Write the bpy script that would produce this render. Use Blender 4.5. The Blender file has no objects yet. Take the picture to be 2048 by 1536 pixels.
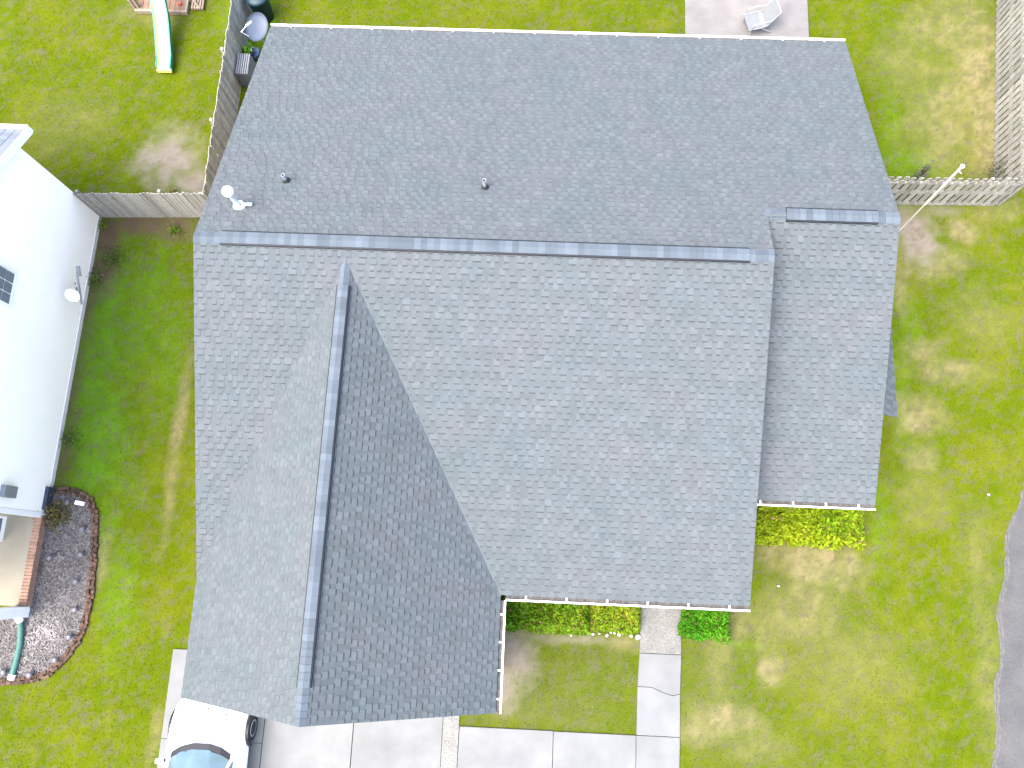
import bpy, math, random
import numpy as np
from mathutils import Matrix, Vector
random.seed(7); rng = np.random.default_rng(7)
S = bpy.context.scene; COL = S.collection

# ------------------------------------------------------------------ camera, sky, sun, exposure
CAM_H, CAM_PITCH, CAM_ROLL, CAM_YAW, CAM_F = 22.0, .2365, -.0693, .1104, 1567.54
cd = bpy.data.cameras.new('drone_camera'); cam = bpy.data.objects.new('drone_camera', cd); COL.objects.link(cam)
cd.sensor_width = 36; cd.lens = CAM_F/2048*36; cd.clip_start = .1; cd.clip_end = 2000
ROT = Matrix.Rotation(CAM_YAW, 3, 'Z') @ Matrix.Rotation(CAM_PITCH, 3, 'X') @ Matrix.Rotation(CAM_ROLL, 3, 'Z')
cam.matrix_world = Matrix.Translation((0, 0, CAM_H)) @ ROT.to_4x4()
S.camera = cam

SUN_EL, SUN_AZ = 62, 232          # degrees; azimuth clockwise from +Y: light from the front left
w = bpy.data.worlds.new('World'); S.world = w; w.use_nodes = True
nt = w.node_tree; bg = nt.nodes['Background']; sk = nt.nodes.new('ShaderNodeTexSky'); sk.sky_type = 'NISHITA'
sk.sun_disc = False; sk.sun_elevation = math.radians(SUN_EL); sk.sun_rotation = math.radians(SUN_AZ)
sk.dust_density = 5.0; sk.ozone_density = 1.0
nt.links.new(sk.outputs[0], bg.inputs[0]); bg.inputs[1].default_value = .15
sd = bpy.data.lights.new('sun', 'SUN'); sun = bpy.data.objects.new('sun', sd); COL.objects.link(sun)
sd.energy = .5; sd.angle = math.radians(50); sd.color = (1, .95, .88)
az, el = math.radians(SUN_AZ), math.radians(SUN_EL)
sdir = Vector((math.sin(az)*math.cos(el), math.cos(az)*math.cos(el), math.sin(el)))
sun.rotation_euler = sdir.to_track_quat('Z', 'Y').to_euler()
S.view_settings.view_transform = 'Standard'; S.view_settings.look = 'None'
S.view_settings.gamma = 1; S.view_settings.use_curve_mapping = False
S.view_settings.exposure = 2.82

# ------------------------------------------------------------------ survey helpers (photo point -> place on a known plane)
def ray(px, py):
    return ROT @ Vector(((px-1024)/CAM_F, -(py-768)/CAM_F, -1))
def at(px, py, z=0.0):
    d = ray(px, py); t = (z-CAM_H)/d.z; return Vector((d.x*t, d.y*t, z))

# ------------------------------------------------------------------ mesh helpers
class MB:
    def __init__(s): s.v = []; s.f = []; s.t = []
    def add(s, vs, fs, t=1.0):
        o = len(s.v); s.v += [tuple(p) for p in vs]; s.f += [tuple(i+o for i in f) for f in fs]; s.t += [t]*len(fs); return s
    def box(s, a, b, t=1.0, M=None):
        (x0, y0, z0), (x1, y1, z1) = a, b
        vs = [(x0,y0,z0),(x1,y0,z0),(x1,y1,z0),(x0,y1,z0),(x0,y0,z1),(x1,y0,z1),(x1,y1,z1),(x0,y1,z1)]
        if M is not None: vs = [M @ Vector(p) for p in vs]
        return s.add(vs, [(3,2,1,0),(4,5,6,7),(0,1,5,4),(1,2,6,5),(2,3,7,6),(3,0,4,7)], t)
    def prism(s, poly, vec, t=1.0):
        n = len(poly); vec = Vector(vec); vs = [Vector(p) for p in poly]; vs += [p+vec for p in vs]
        return s.add(vs, [tuple(range(n))[::-1], tuple(range(n, 2*n))] + [(i, (i+1) % n, n+(i+1) % n, n+i) for i in range(n)], t)
    def tube(s, pts, r, n=10, t=1.0, cap=True):
        pts = [Vector(p) for p in pts]; rs = r if isinstance(r, (list, tuple)) else [r]*len(pts); o = []
        for i, p in enumerate(pts):
            d = (pts[min(i+1, len(pts)-1)]-pts[max(i-1, 0)]).normalized(); a = d.orthogonal().normalized()
            if i and abs(a.dot(pa)) < .999: a = (pa - d*pa.dot(d)).normalized()
            pa = a; b = d.cross(a)
            o += [p+(a*math.cos(2*math.pi*k/n)+b*math.sin(2*math.pi*k/n))*rs[i] for k in range(n)]
        f = [(i*n+k, i*n+(k+1) % n, (i+1)*n+(k+1) % n, (i+1)*n+k) for i in range(len(pts)-1) for k in range(n)]
        if cap: f += [tuple(range(n))[::-1], tuple(range((len(pts)-1)*n, len(pts)*n))]
        return s.add(o, f, t)
    def lathe(s, c, prof, n=16, t=1.0, M=None):
        c = Vector(c); o = []
        for r, z in prof:
            for k in range(n):
                p = Vector((r*math.cos(2*math.pi*k/n), r*math.sin(2*math.pi*k/n), z)); o.append((M @ p if M is not None else p)+c)
        f = [(i*n+k, i*n+(k+1) % n, (i+1)*n+(k+1) % n, (i+1)*n+k) for i in range(len(prof)-1) for k in range(n)]
        f += [tuple(range(n))[::-1], tuple(range((len(prof)-1)*n, len(prof)*n))]
        return s.add(o, f, t)
    def build(s, name, mat, parent=None, smooth=False, bevel=0):
        me = bpy.data.meshes.new(name); me.from_pydata(s.v, [], s.f)
        a = me.attributes.new('tone', 'FLOAT', 'FACE'); a.data.foreach_set('value', s.t)
        if smooth: me.shade_smooth()
        me.materials.append(mat); o = bpy.data.objects.new(name, me); COL.objects.link(o)
        if parent is not None: link(o, parent)
        if bevel:
            m = o.modifiers.new('bevel', 'BEVEL'); m.width = bevel; m.segments = 2; m.limit_method = 'ANGLE'
        return o
def link(o, parent):
    o.parent = parent; o.matrix_parent_inverse = Matrix.Translation(-parent_loc(parent))
def parent_loc(p):
    l = Vector(p.location)
    while p.parent is not None: p = p.parent; l += Vector(p.location)*0
    return l
def tag(o, label=None, cat=None, group=None, kind=None):
    for k, v in (('label', label), ('category', cat), ('group', group), ('kind', kind)):
        if v: o[k] = v
    return o
def thing(name, loc, label=None, cat=None, group=None, kind=None):
    o = bpy.data.objects.new(name, None); o.empty_display_size = .2; o.location = loc; COL.objects.link(o)
    return tag(o, label, cat, group, kind)

# ------------------------------------------------------------------ materials
def mat(name, col, rough=.8, var=.15, scale=6., fine=0., fscale=60., bump=0., bscale=80., metal=0., spec=.3, col2=None, attr=None, hue=None):
    m = bpy.data.materials.new(name); m.use_nodes = True; N = m.node_tree.nodes; L = m.node_tree.links; b = N['Principled BSDF']
    b.inputs['Roughness'].default_value = rough; b.inputs['Metallic'].default_value = metal; b.inputs['Specular IOR Level'].default_value = spec
    g = N.new('ShaderNodeNewGeometry')
    def noise(sc, det=4):
        n = N.new('ShaderNodeTexNoise'); n.inputs['Scale'].default_value = sc; n.inputs['Detail'].default_value = det
        L.new(g.outputs['Position'], n.inputs['Vector']); return n.outputs['Fac']
    def rng_(fac, a, b2, lo=.3, hi=.7):
        n = N.new('ShaderNodeMapRange'); n.inputs[1].default_value = lo; n.inputs[2].default_value = hi; n.inputs[3].default_value = a; n.inputs[4].default_value = b2
        L.new(fac, n.inputs[0]); return n.outputs[0]
    def mul(c, f):
        n = N.new('ShaderNodeVectorMath'); n.operation = 'SCALE'; L.new(c, n.inputs[0]); L.new(f, n.inputs['Scale']); return n.outputs[0]
    if attr == 'rgb':
        a = N.new('ShaderNodeAttribute'); a.attribute_name = 'rgb'; c = a.outputs['Color']
    else:
        mx = N.new('ShaderNodeMix'); mx.data_type = 'RGBA'; mx.inputs[6].default_value = (*col, 1); mx.inputs[7].default_value = (*(col2 or col), 1)
        L.new(rng_(noise(scale if hue is None else hue, 3), 0, 1), mx.inputs[0]); c = mx.outputs[2]
    if var: c = mul(c, rng_(noise(scale), 1-var, 1+var))
    if fine: c = mul(c, rng_(noise(fscale, 2), 1-fine, 1+fine))
    if attr == 'tone':
        a = N.new('ShaderNodeAttribute'); a.attribute_name = 'tone'; c = mul(c, a.outputs['Fac'])
    L.new(c, b.inputs['Base Color'])
    if bump:
        bp = N.new('ShaderNodeBump'); bp.inputs['Strength'].default_value = bump; bp.inputs['Distance'].default_value = .02
        L.new(noise(bscale, 3), bp.inputs['Height']); L.new(bp.outputs[0], b.inputs['Normal'])
    return m
M = dict(
    shingle=mat('charcoal_shingle', (.060,.0745,.079), .9, .08, 3., .13, 90., .25, 120., col2=(.0685,.0755,.081), attr='tone', hue=.9, spec=.2),
    cap=mat('cap_shingle', (.063,.078,.092), .9, .06, 3., .08, 90., .15, 120., attr='tone', spec=.2),
    nbroof=mat('grey_shingle', (.12,.138,.158), .9, .08, 3., .1, 90., attr='tone', spec=.2),
    deck=mat('roof_deck', (.06,.075,.085), .9, .05),
    vent_black=mat('ridge_vent_plastic', (.007,.009,.013), .6, 0),
    flue=mat('flue_metal', (.36,.39,.40), .5, .08, 9.),
    white=mat('white_metal', (.8,.8,.79), .45, .03, 2.),
    whitewall=mat('white_siding', (.93,.91,.86), .6, .02, 1.),
    fascia=mat('fascia_paint', (.55,.55,.54), .6, .05),
    dirtgut=mat('gutter_trough', (.060,.057,.055), .9, .4, 14.),
    brick=mat('house_brick', (.34,.29,.245), .9, .2, 8.),
    concrete=mat('concrete', (.130,.136,.134), .9, .10, 1.6, .05, 50., .1, 150., col2=(.115,.121,.123), attr='tone', hue=.7),
    aggregate=mat('exposed_aggregate', (.115,.116,.110), .95, .1, 3., .28, 28., .3, 60., attr='tone'),
    patio=mat('patio_concrete', (.132,.125,.119), .9, .13, 1.7, .06, 40., .1, 120., col2=(.112,.109,.106), hue=.9),
    asphalt=mat('asphalt', (.054,.055,.0555), .95, .1, 1.2, .22, 45., .4, 90., col2=(.062,.062,.061)),
    road_edge=mat('road_edge_gravel', (.070,.069,.063), .95, .25, 9., .3, 50.),
    fence=mat('weathered_wood', (.235,.228,.205), .9, .14, 14., .12, 30., .2, 60., col2=(.265,.25,.215), attr='tone'),
    fence_r=mat('weathered_grey_wood', (.20,.196,.17), .9, .16, 6., .12, 30., .2, 60., col2=(.215,.205,.175), attr='tone'),
    fence_long=mat('weathered_grey_boards', (.25,.25,.24), .9, .15, 5., .12, 30., .2, 60., col2=(.29,.27,.23), attr='tone'),
    soil=mat('mulch_soil', (.075,.07,.069), 1, .3, 5., .4, 40., .5, 50.),
    chips=mat('mulch_chips', (.105,.099,.097), .95, .2, 2., attr='tone'),
    edging=mat('edging_brick', (.062,.036,.026), .9, .3, 12., attr='tone'),
    porchbrick=mat('porch_brick', (.27,.165,.115), .9, .15, 9., attr='tone'),
    porchslab=mat('porch_slab', (.22,.20,.15), .85, .08, 1.5),
    leaf=mat('hedge_leaf', (.075,.125,.01), .6, .1, 5., attr='rgb', spec=.08),
    twig=mat('twig', (.07,.05,.035), .9, .2, 20.),
    grass=mat('lawn', (0,0,0), .95, .08, 2.2, .13, 55., .18, 110., attr='rgb', spec=.02),
    blade=mat('grass_blade', (0,0,0), .8, 0, attr='rgb', spec=.02),
    car=mat('white_car_paint', (.82,.83,.84), .25, 0, spec=.5),
    carblack=mat('black_trim', (.012,.013,.017), .5, 0),
    tyre=mat('tyre_rubber', (.014,.015,.018), .8, 0),
    rim=mat('wheel_alloy', (.55,.56,.58), .3, 0, metal=.6),
    carglass=mat('tinted_glass', (.10,.165,.175), .06, .25, 2., spec=.7, col2=(.09,.14,.20)),
    lens=mat('headlight_lens', (.5,.52,.55), .1, 0, spec=.6),
    pane=mat('window_pane', (.13,.15,.18), .1, .1, 3., spec=.6),
    dish=mat('dish_grey', (.058,.076,.110), .5, .04, 3.),
    grey=mat('galvanised', (.17,.18,.19), .5, .08, 5.),
    bin=mat('bin_plastic', (.012,.036,.05), .45, .1, 5.),
    ac=mat('condenser_metal', (.06,.065,.072), .6, .1, 5.),
    pot=mat('black_pot', (.02,.021,.025), .6, .1), bluepot=mat('blue_tub', (.07,.12,.24), .5, .1),
    slide=mat('slide_plastic', (.74,.74,.60), .4, .05, 3.), slideyel=mat('slide_yellow', (.62,.58,.13), .4, .05),
    slidegreen=mat('slide_green', (.015,.15,.11), .4, .1, 4.),
    playwood=mat('play_wood', (.16,.10,.065), .85, .2, 5., .1, 30., attr='tone'), redplay=mat('red_paint', (.35,.06,.03), .6, .1),
    lightwood=mat('light_wood', (.20,.155,.115), .85, .15, 6., attr='tone'),
    chairframe=mat('chair_frame', (.24,.245,.25), .4, .03), chair=mat('chair_sling', (.125,.135,.142), .6, .06, 6.), pole=mat('pole_white', (.42,.41,.35), .4, .06, 3.),
    pipegreen=mat('drain_pipe_green', (.035,.105,.088), .6, .2, 6.), solar=mat('solar_cap', (.075,.075,.088), .4, .1, 20.), solarc=mat('solar_cell', (.14,.14,.17), .3, 0),
    stone=mat('white_stone', (.36,.36,.34), .8, .15, 12.), rubber=mat('vent_boot', (.02,.022,.026), .6, 0),
    pipe=mat('vent_pipe', (.2,.215,.23), .5, .1, 10.), dark=mat('dark_downspout', (.03,.04,.06), .5, .1),
)

# ------------------------------------------------------------------ lawn colour survey
def vnoise(x, y, sc, seed):
    x = np.asarray(x)*sc+seed*17.3; y = np.asarray(y)*sc+seed*9.1
    xi = np.floor(x).astype(np.int64); yi = np.floor(y).astype(np.int64); fx = x-xi; fy = y-yi
    fx = fx*fx*(3-2*fx); fy = fy*fy*(3-2*fy)
    def h(a, b):
        n = (a*374761393+b*668265263+seed*1442695041) & 0xffffffff; n = ((n ^ (n >> 13))*1274126177) & 0xffffffff
        return ((n ^ (n >> 16)) & 0xffff)/65535.
    return (h(xi, yi)*(1-fx)+h(xi+1, yi)*fx)*(1-fy)+(h(xi, yi+1)*(1-fx)+h(xi+1, yi+1)*fx)*fy
def fbm(x, y, sc, seed, o=4):
    s = 0; a = .5; n = 0
    for k in range(o): s = s+a*vnoise(x, y, sc*2**k, seed+k); n += a; a *= .6
    return s/n
# px, py, rx, ry (photo pixels), strength
DIRT = [(335,330,55,55,.95),(375,360,40,30,.8),(345,285,40,22,.6),(1020,1310,55,52,1.),(1008,1375,28,38,.8),(1832,480,42,48,1.),(1815,435,30,30,.7),(1890,420,60,12,.5),
        (1000,1275,40,20,.8),(1120,1278,90,10,.5),(2020,1480,20,60,.2)]
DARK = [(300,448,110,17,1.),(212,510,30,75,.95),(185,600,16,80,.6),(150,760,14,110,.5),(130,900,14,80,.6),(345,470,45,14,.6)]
TAN = [(1640,1130,95,42,.95),(1575,1105,70,26,.9),(1600,1190,80,40,.5),(1930,460,28,22,.9),(1838,830,50,38,.8),(1905,745,55,25,.6),(1850,700,40,25,.5),(1840,920,34,30,.5),(1545,1340,22,30,.9),
       (1580,1240,90,50,.5),(1430,1450,70,40,.7),(1480,1245,30,50,.6),(1500,1500,80,30,.4),(358,850,12,110,.7),(346,960,10,90,.5),(1960,180,55,200,.85),(1890,230,80,110,.6),(1800,130,60,60,.35),
       (1900,60,70,60,.55),(1870,520,60,40,.6),(1800,580,14,50,.8),(1960,640,60,50,.3),(2010,420,30,30,.5),(1960,1100,30,80,.3),(1970,1300,26,200,.35),(200,1120,20,50,.7),(130,250,90,60,.25),(1250,1290,40,14,.6),
       (1100,1420,120,30,.1),(310,1480,14,50,.5),(210,1100,14,40,.6),(310,30,60,30,.4),(1440,1330,30,120,.35),(1700,1330,120,80,.25),(1850,1000,60,60,.25)]
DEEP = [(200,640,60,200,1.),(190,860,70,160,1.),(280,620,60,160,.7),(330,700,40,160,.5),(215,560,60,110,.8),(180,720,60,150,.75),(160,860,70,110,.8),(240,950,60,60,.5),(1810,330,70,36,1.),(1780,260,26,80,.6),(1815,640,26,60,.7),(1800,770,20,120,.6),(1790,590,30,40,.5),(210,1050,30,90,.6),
        (1760,1050,26,80,.6),(520,60,26,70,.8),(360,400,50,16,.5),(240,1180,40,120,.4),(470,40,30,30,.4),(1480,1290,60,8,.6)]
OLIVE = [(1130,1380,190,110,.85),(1430,1400,90,200,.75),(1590,1270,150,160,.45),(1560,1490,100,60,.4)]
DEEP = [(a, b, c, d, e*(.45 if a > 1000 else 1)) for a, b, c, d, e in DEEP]
def patch(lst, x, y):
    m = np.zeros_like(x); wx = (fbm(x, y, .9, 31)-.5)*1.6; wy = (fbm(x, y, .9, 47)-.5)*1.6; e = (fbm(x, y, 3.5, 53)-.5)*1.4
    for px, py, rx, ry, s in lst:
        c = at(px, py); a = (at(px+rx, py)-at(px-rx, py)).length/2; b = (at(px, py+ry)-at(px, py-ry)).length/2
        d = np.hypot((x+wx*min(1, a*.8)-c.x)/a, (y+wy*min(1, b*.8)-c.y)/b)+e*.6
        m = np.maximum(m, s*np.clip(1.45-d, 0, 1))
    return m
def lawn(x, y):
    big = fbm(x, y, .22, 3); mid = fbm(x, y, .8, 11); sm = fbm(x, y, 3.2, 19, 3); ti = fbm(x, y, 9., 23, 2)
    C = lambda *c: np.array(c)[None, :]
    def mixc(a, b, f): f = np.clip(f, 0, 1)[:, None]; return a*(1-f)+b*f
    c = mixc(np.repeat(C(.112,.158,.0085), len(x), 0), C(.150,.180,.016), (mid-.38)*2.6)
    c = mixc(c, C(.165,.180,.050), (sm-.56)*3.0*(.5+big))
    c = mixc(c, C(.090,.128,.008), (.36-ti)*1.0)
    c = mixc(c, C(.20,.195,.085), (big*.5+mid*.5-.49)*1.8*np.clip(x/3, 0, 1))
    c = c*C(.425,.448,.15)
    c = mixc(c, C(.050,.066,.010), patch(OLIVE, x, y)*(.6+sm*.5))
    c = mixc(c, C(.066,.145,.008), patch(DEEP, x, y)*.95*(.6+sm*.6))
    t = patch(TAN, x, y); c = mixc(c, C(.165,.135,.078), t*np.clip(.12+(sm*.6+ti*.6)*1.35-.32, 0, 1)*.95)
    d = patch(DIRT, x, y); c = mixc(c, C(.130,.115,.092), np.clip(d*1.25*(.4+sm), 0, 1)); c = mixc(c, C(.08,.066,.05), np.clip((d-.4)*(ti-.5)*4, 0, .6))
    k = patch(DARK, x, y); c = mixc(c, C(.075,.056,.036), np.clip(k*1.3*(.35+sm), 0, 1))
    bare = np.clip(np.maximum(d, k)*1.2+t*.45, 0, 1)
    return c, bare
def rgb_attr(me, col, dom):
    a = me.attributes.new('rgb', 'FLOAT_COLOR', dom); a.data.foreach_set('color', np.c_[col, np.ones(len(col))].astype(np.float32).ravel())

# ------------------------------------------------------------------ ground
gx = np.concatenate([[-400,-120], np.arange(-60, -20.2, .5), np.arange(-20, 17.01, .09), np.arange(17.5, 60, .5), [120,400]]); gy = np.concatenate([[-400,-120], np.arange(-50, -8.2, .5), np.arange(-8, 20.51, .09), np.arange(21, 70, .5), [150,400]])
X, Y = np.meshgrid(gx, gy); nx, ny = len(gx), len(gy)
me = bpy.data.meshes.new('lawn'); V = np.c_[X.ravel(), Y.ravel(), np.zeros(nx*ny)]
i = (np.arange(ny-1)[:, None]*nx+np.arange(nx-1)[None, :]).ravel()
me.from_pydata(V.tolist(), [], np.c_[i, i+1, i+nx+1, i+nx].tolist())
gc, _ = lawn(V[:, 0], V[:, 1]); rgb_attr(me, gc, 'POINT'); me.materials.append(M['grass'])
o = bpy.data.objects.new('lawn', me); COL.objects.link(o); tag(o, 'patchy yellow green lawn around the houses', kind='structure')

# ------------------------------------------------------------------ paving
def slab(parent, poly, top=.045, name='concrete_slab', m='concrete', t=None, bev=.008):
    b = MB().prism([(x, y, -.06) for x, y in poly], (0, 0, .06+top), t if t else random.uniform(.95, 1.06)); return b.build(name, M[m], parent, bevel=bev)
dw = thing('driveway', (-5.5,-4,0), 'pale concrete driveway of large slabs before the garage', kind='structure')
g_ = .008
for (x0, x1, y0, y1) in [(-9.35,-6.69,-4.62,-2.4),(-9.35,-6.69,-8.5,-4.63),(-6.67,-4.34,-8.5,-2.4),(-4.32,-2.0,-8.5,-2.4)]:
    slab(dw, [(x0,y0),(x1,y0),(x1,y1),(x0,y1)])
slab(dw, [(-1.99,-8.5),(-1.57,-8.5),(-1.57,-3.0),(-1.99,-3.0)], m='aggregate', t=1.15)
fw = thing('front_walk', (3.6,-2.5,0), 'concrete front walk leading to the porch', kind='structure')
for q in [[(-1.555,-6),(.885,-6),(.885,-3.98),(-1.555,-3.98)],[(.9,-6),(3.03,-6),(3.03,-3.99),(.9,-3.99)],[(3.045,-6),(4.12,-6),(4.17,-3.99),(3.045,-3.99)],
          [(3.05,-3.975),(4.17,-3.975),(4.18,-2.93),(4.0,-2.98),(3.75,-2.92),(3.45,-2.80),(3.07,-2.79)],[(3.072,-2.778),(3.45,-2.788),(3.75,-2.908),(4.0,-2.968),(4.18,-2.918),(4.22,-1.955),(3.12,-1.955)]]:
    slab(fw, q, bev=.005)
slab(fw, [(3.12,-1.94),(4.22,-1.94),(4.26,.4),(3.2,.4)], name='aggregate_slab', m='aggregate')
pt = thing('patio', (6.4,17,0), 'square concrete back patio behind the house', kind='structure')
slab(pt, [(4.48,14.2),(8.42,14.2),(8.45,19.6),(4.5,19.6)], name='patio_slab', m='patio', bev=.015)
# road at right
rp = [(30,5.2),(14.6,4.4)] + [tuple(at(*p)[:2]) for p in ((2048,970),(2020,1060),(2005,1160),(1998,1300),(1990,1536))] + [(11.9,-9),(11.4,-40),(30,-40)]
rp2 = []
for a, b in zip(rp, rp[1:]):
    n = 1 if a[0] > 20 or b[1] < -20 else max(1, int(math.dist(a, b)/.12))
    for k in range(n):
        u = k/n; x = a[0]+(b[0]-a[0])*u; y = a[1]+(b[1]-a[1])*u; j = .028 if n > 1 else 0; rp2.append((x+random.uniform(-j, j)+.06*math.sin(y*3.1), y))
rp2.append(rp[-1])
o = MB().prism([(x, y, -.05) for x, y in rp2][::-1], (0, 0, .066)).build('road', M['asphalt']); tag(o, 'grey asphalt road with a ragged grass edge', kind='structure')
ed = [p for p in rp2 if p[0] < 15 and p[1] > -10]
b = MB()
for (x0, y0), (x1, y1) in zip(ed, ed[1:]):
    w0 = .04+.05*random.random(); b.add([(x0-w0*.7,y0,.008),(x1-w0*.7,y1,.008),(x1+w0,y1,.021),(x0+w0,y0,.021)], [(0,1,2,3)])
o = b.build('road_edge', M['road_edge']); tag(o, 'pale gravel along the road edge', kind='structure')

# ------------------------------------------------------------------ main house
HE, XL, XW, XM, XR, YB, YF, YF2, YG, P = 2.75, -7.84, -.585, 5.30, 8.38, 14.78, -.513, 1.983, -3.15, .36
XG, ZW = -4.36, 5.363
YR = (YB+YF)/2; ZR = HE+P*(YB-YF)/2; YR2 = (YB+YF2)/2; ZR2 = HE+P*(YB-YF2)/2; YT = YF+(ZW-HE)/P
SL, SR = (ZW-HE)/(XG-XL), (ZW-HE)/(XW-XG)
house = thing('house', (0, 6, 0), 'brick house with large charcoal shingled gable roof and front garage wing', 'house')
b = MB()
def yz(x, y, z): return (x, y, z)
b.prism([(-7.5,-.1,-.05),(-7.5,14.4,-.05),(-7.5,14.4,2.68),(-7.5,YR,ZR-.30),(-7.5,-.1,2.68)], (12.45,0,0))
b.prism([(4.96,2.35,-.05),(4.96,14.39,-.05),(4.96,14.39,2.67),(4.96,YR2,ZR2-.30),(4.96,2.35,2.67)], (3.06,0,0))
b.prism([(-7.49,-2.8,-.05),(-7.49,-2.8,2.70),(XG,-2.8,ZW-.32),(-.93,-2.8,2.70),(-.93,-2.8,-.05)], (0,6,0))
b.build('wall', M['brick'], house)
b = MB().box((-6.9,-2.86,0.02),(-1.9,-2.79,2.2)); gd = b.build('garage_door', M['white'], house)
for k in range(4):
    for j in range(4): MB().box((-6.82+j*1.24,-2.885,.08+k*.53),(-5.66+j*1.24,-2.861,.53+k*.53)).build('door_panel', M['white'], gd)
MB().box((3.3,-.15,.1),(4.2,-.09,2.15)).build('front_door', M['fascia'], house)

cp, sp = 1/math.hypot(1, P), P/math.hypot(1, P)
def zA(y): return HE+P*(YB-y)
def zB(y): return HE+P*(y-YF)
def zE(y): return HE+P*(y-YF2)
TH = -.11
rf = MB()
rf.prism([(XL,YB,HE),(XL,YR,ZR),(XM,YR,ZR),(XM,YR2,ZR2),(XR,YR2,ZR2),(XR,YB,HE)], (0,0,TH))
rf.prism([(XL,YF,HE),(XG,YT,ZW),(XW,YF,HE),(XM,YF,HE),(XM,YR,ZR),(XL,YR,ZR)], (0,0,TH))
rf.prism([(XW,YG,HE),(XW,YF,HE),(XG,YT,ZW),(XG,YG,ZW)], (0,0,TH))
rf.prism([(XL,YG,HE),(XG,YG,ZW),(XG,YT,ZW),(XL,YF,HE)], (0,0,TH))
rf.prism([(XM-.3,YF2,HE),(XR,YF2,HE),(XR,YR2,ZR2),(XM-.3,YR2,ZR2)], (0,0,TH))
roof = rf.build('roof', M['deck'], house)
# rake boards and fascia below the roof edge
def board(p, q, name='rake_board', h=.17, t=.03, off=-.015):
    p, q = Vector(p), Vector(q); d = (q-p); nrm = Vector((d.y, -d.x, 0)).normalized()*t
    z0, z1 = Vector((0,0,off)), Vector((0,0,off-h))
    MB().prism([p+z0, q+z0, q+z1, p+z1], nrm).build(name, M['fascia'], house)
zo = Vector((0,0,TH+.09))
board((XL-.004,YR,ZR),(XL-.004,YB,HE)); board((XL-.004,YF,HE),(XL-.004,YR,ZR)); board((XR+.004,YB,HE),(XR+.004,YR2,ZR2)); board((XR+.004,YR2,ZR2),(XR+.004,YF2,HE))
board((XM+.004,YR2+.4,zB(YR)-.36*(YR2+.4-YR)),(XM+.004,YR,ZR)); board((XM+.004,YR,ZR),(XM+.004,YF,HE)); board((XG,YG-.004,ZW),(XL,YG-.004,HE)); board((XW,YG-.004,HE),(XG,YG-.004,ZW))

# --- shingles: courses of laminated shingles, a thick tab on a thinner backer, each tab its own solid
EXP = .1475
class Plane:
    def __init__(s, O, U, V, spans, vmax, vmin=-.03): s.O, s.U, s.V = Vector(O), Vector(U), Vector(V); s.N = s.U.cross(s.V); s.spans = spans; s.vmax = vmax; s.vmin = vmin
    def p(s, u, v, n): return s.O+s.U*u+s.V*v+s.N*n
def lerp(a, b, t): return a+(b-a)*t
lB = (YR-YF)/cp; vT = (YT-YF)/cp; lE = (YR2-YF2)/cp
def spB(v):
    if v < 0: return [(XW+.0, XM+.02)]
    if v < vT: return [(XL-.02, lerp(XL, XG, v/vT)), (lerp(XW, XG, v/vT), XM+.02)]
    return [(XL-.02, XM+.02)]
lA2 = (YB-YR2)/cp
def spA(v): return [(-XR-.02, -XL+.02)] if v < lA2 else [(-XM-.02, -XL+.02)]
cR, sR_ = 1/math.hypot(1, SR), SR/math.hypot(1, SR); cL, sL_ = 1/math.hypot(1, SL), SL/math.hypot(1, SL)
lC = (XW-XG)/cR; lD = (XG-XL)/cL
PL = dict(
    B=Plane((0,YF,HE), (1,0,0), (0,cp,sp), spB, lB-.10), A=Plane((0,YB,HE), (-1,0,0), (0,-cp,sp), spA, lB-.10),
    C=Plane((XW,0,HE), (0,1,0), (-cR,0,sR_), lambda v: [(YG-.02, lerp(YF, YT, max(v, 0)/lC))], lC-.08),
    D=Plane((XL,0,HE), (0,-1,0), (cL,0,sL_), lambda v: [(-lerp(YF, YT, max(v, 0)/lD), -YG+.02)], lD-.08),
    E=Plane((0,YF2,HE), (1,0,0), (0,cp,sp), lambda v: [(XM-.3, XR+.02)], lE-.08))
def cells(u0, u1):
    out = []; u = u0-random.uniform(0, .3); tooth = random.random() < .5
    while u < u1:
        wd = random.choice((.09,.11,.13,.15,.18)) if tooth else random.choice((.08,.10,.12,.14,.18))
        a, c = max(u, u0), min(u+wd, u1)
        if c-a > .012: out.append((a, c, tooth))
        u += wd; tooth = not tooth
    return out
def shingle_faces(pl, a0, a1, c0, c1, v0, v1, h, t):
    """one solid piece: left edge a0..a1, right edge c0..c1 from the butt v0 up to v1, h = butt thickness"""
    q = [pl.p(a0,v0,h), pl.p(c0,v0,h), pl.p(c1,v1,.002), pl.p(a1,v1,.002), pl.p(a0,v0,-.004), pl.p(c0,v0,-.004), pl.p(c1,v1,-.004), pl.p(a1,v1,-.004)]
    return q, [(0,1,2,3),(4,5,1,0),(5,6,2,1),(7,4,0,3)]
mass = MB(); shade_bands = MB(); cand = []
camp = Vector((0,0,CAM_H))
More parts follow.
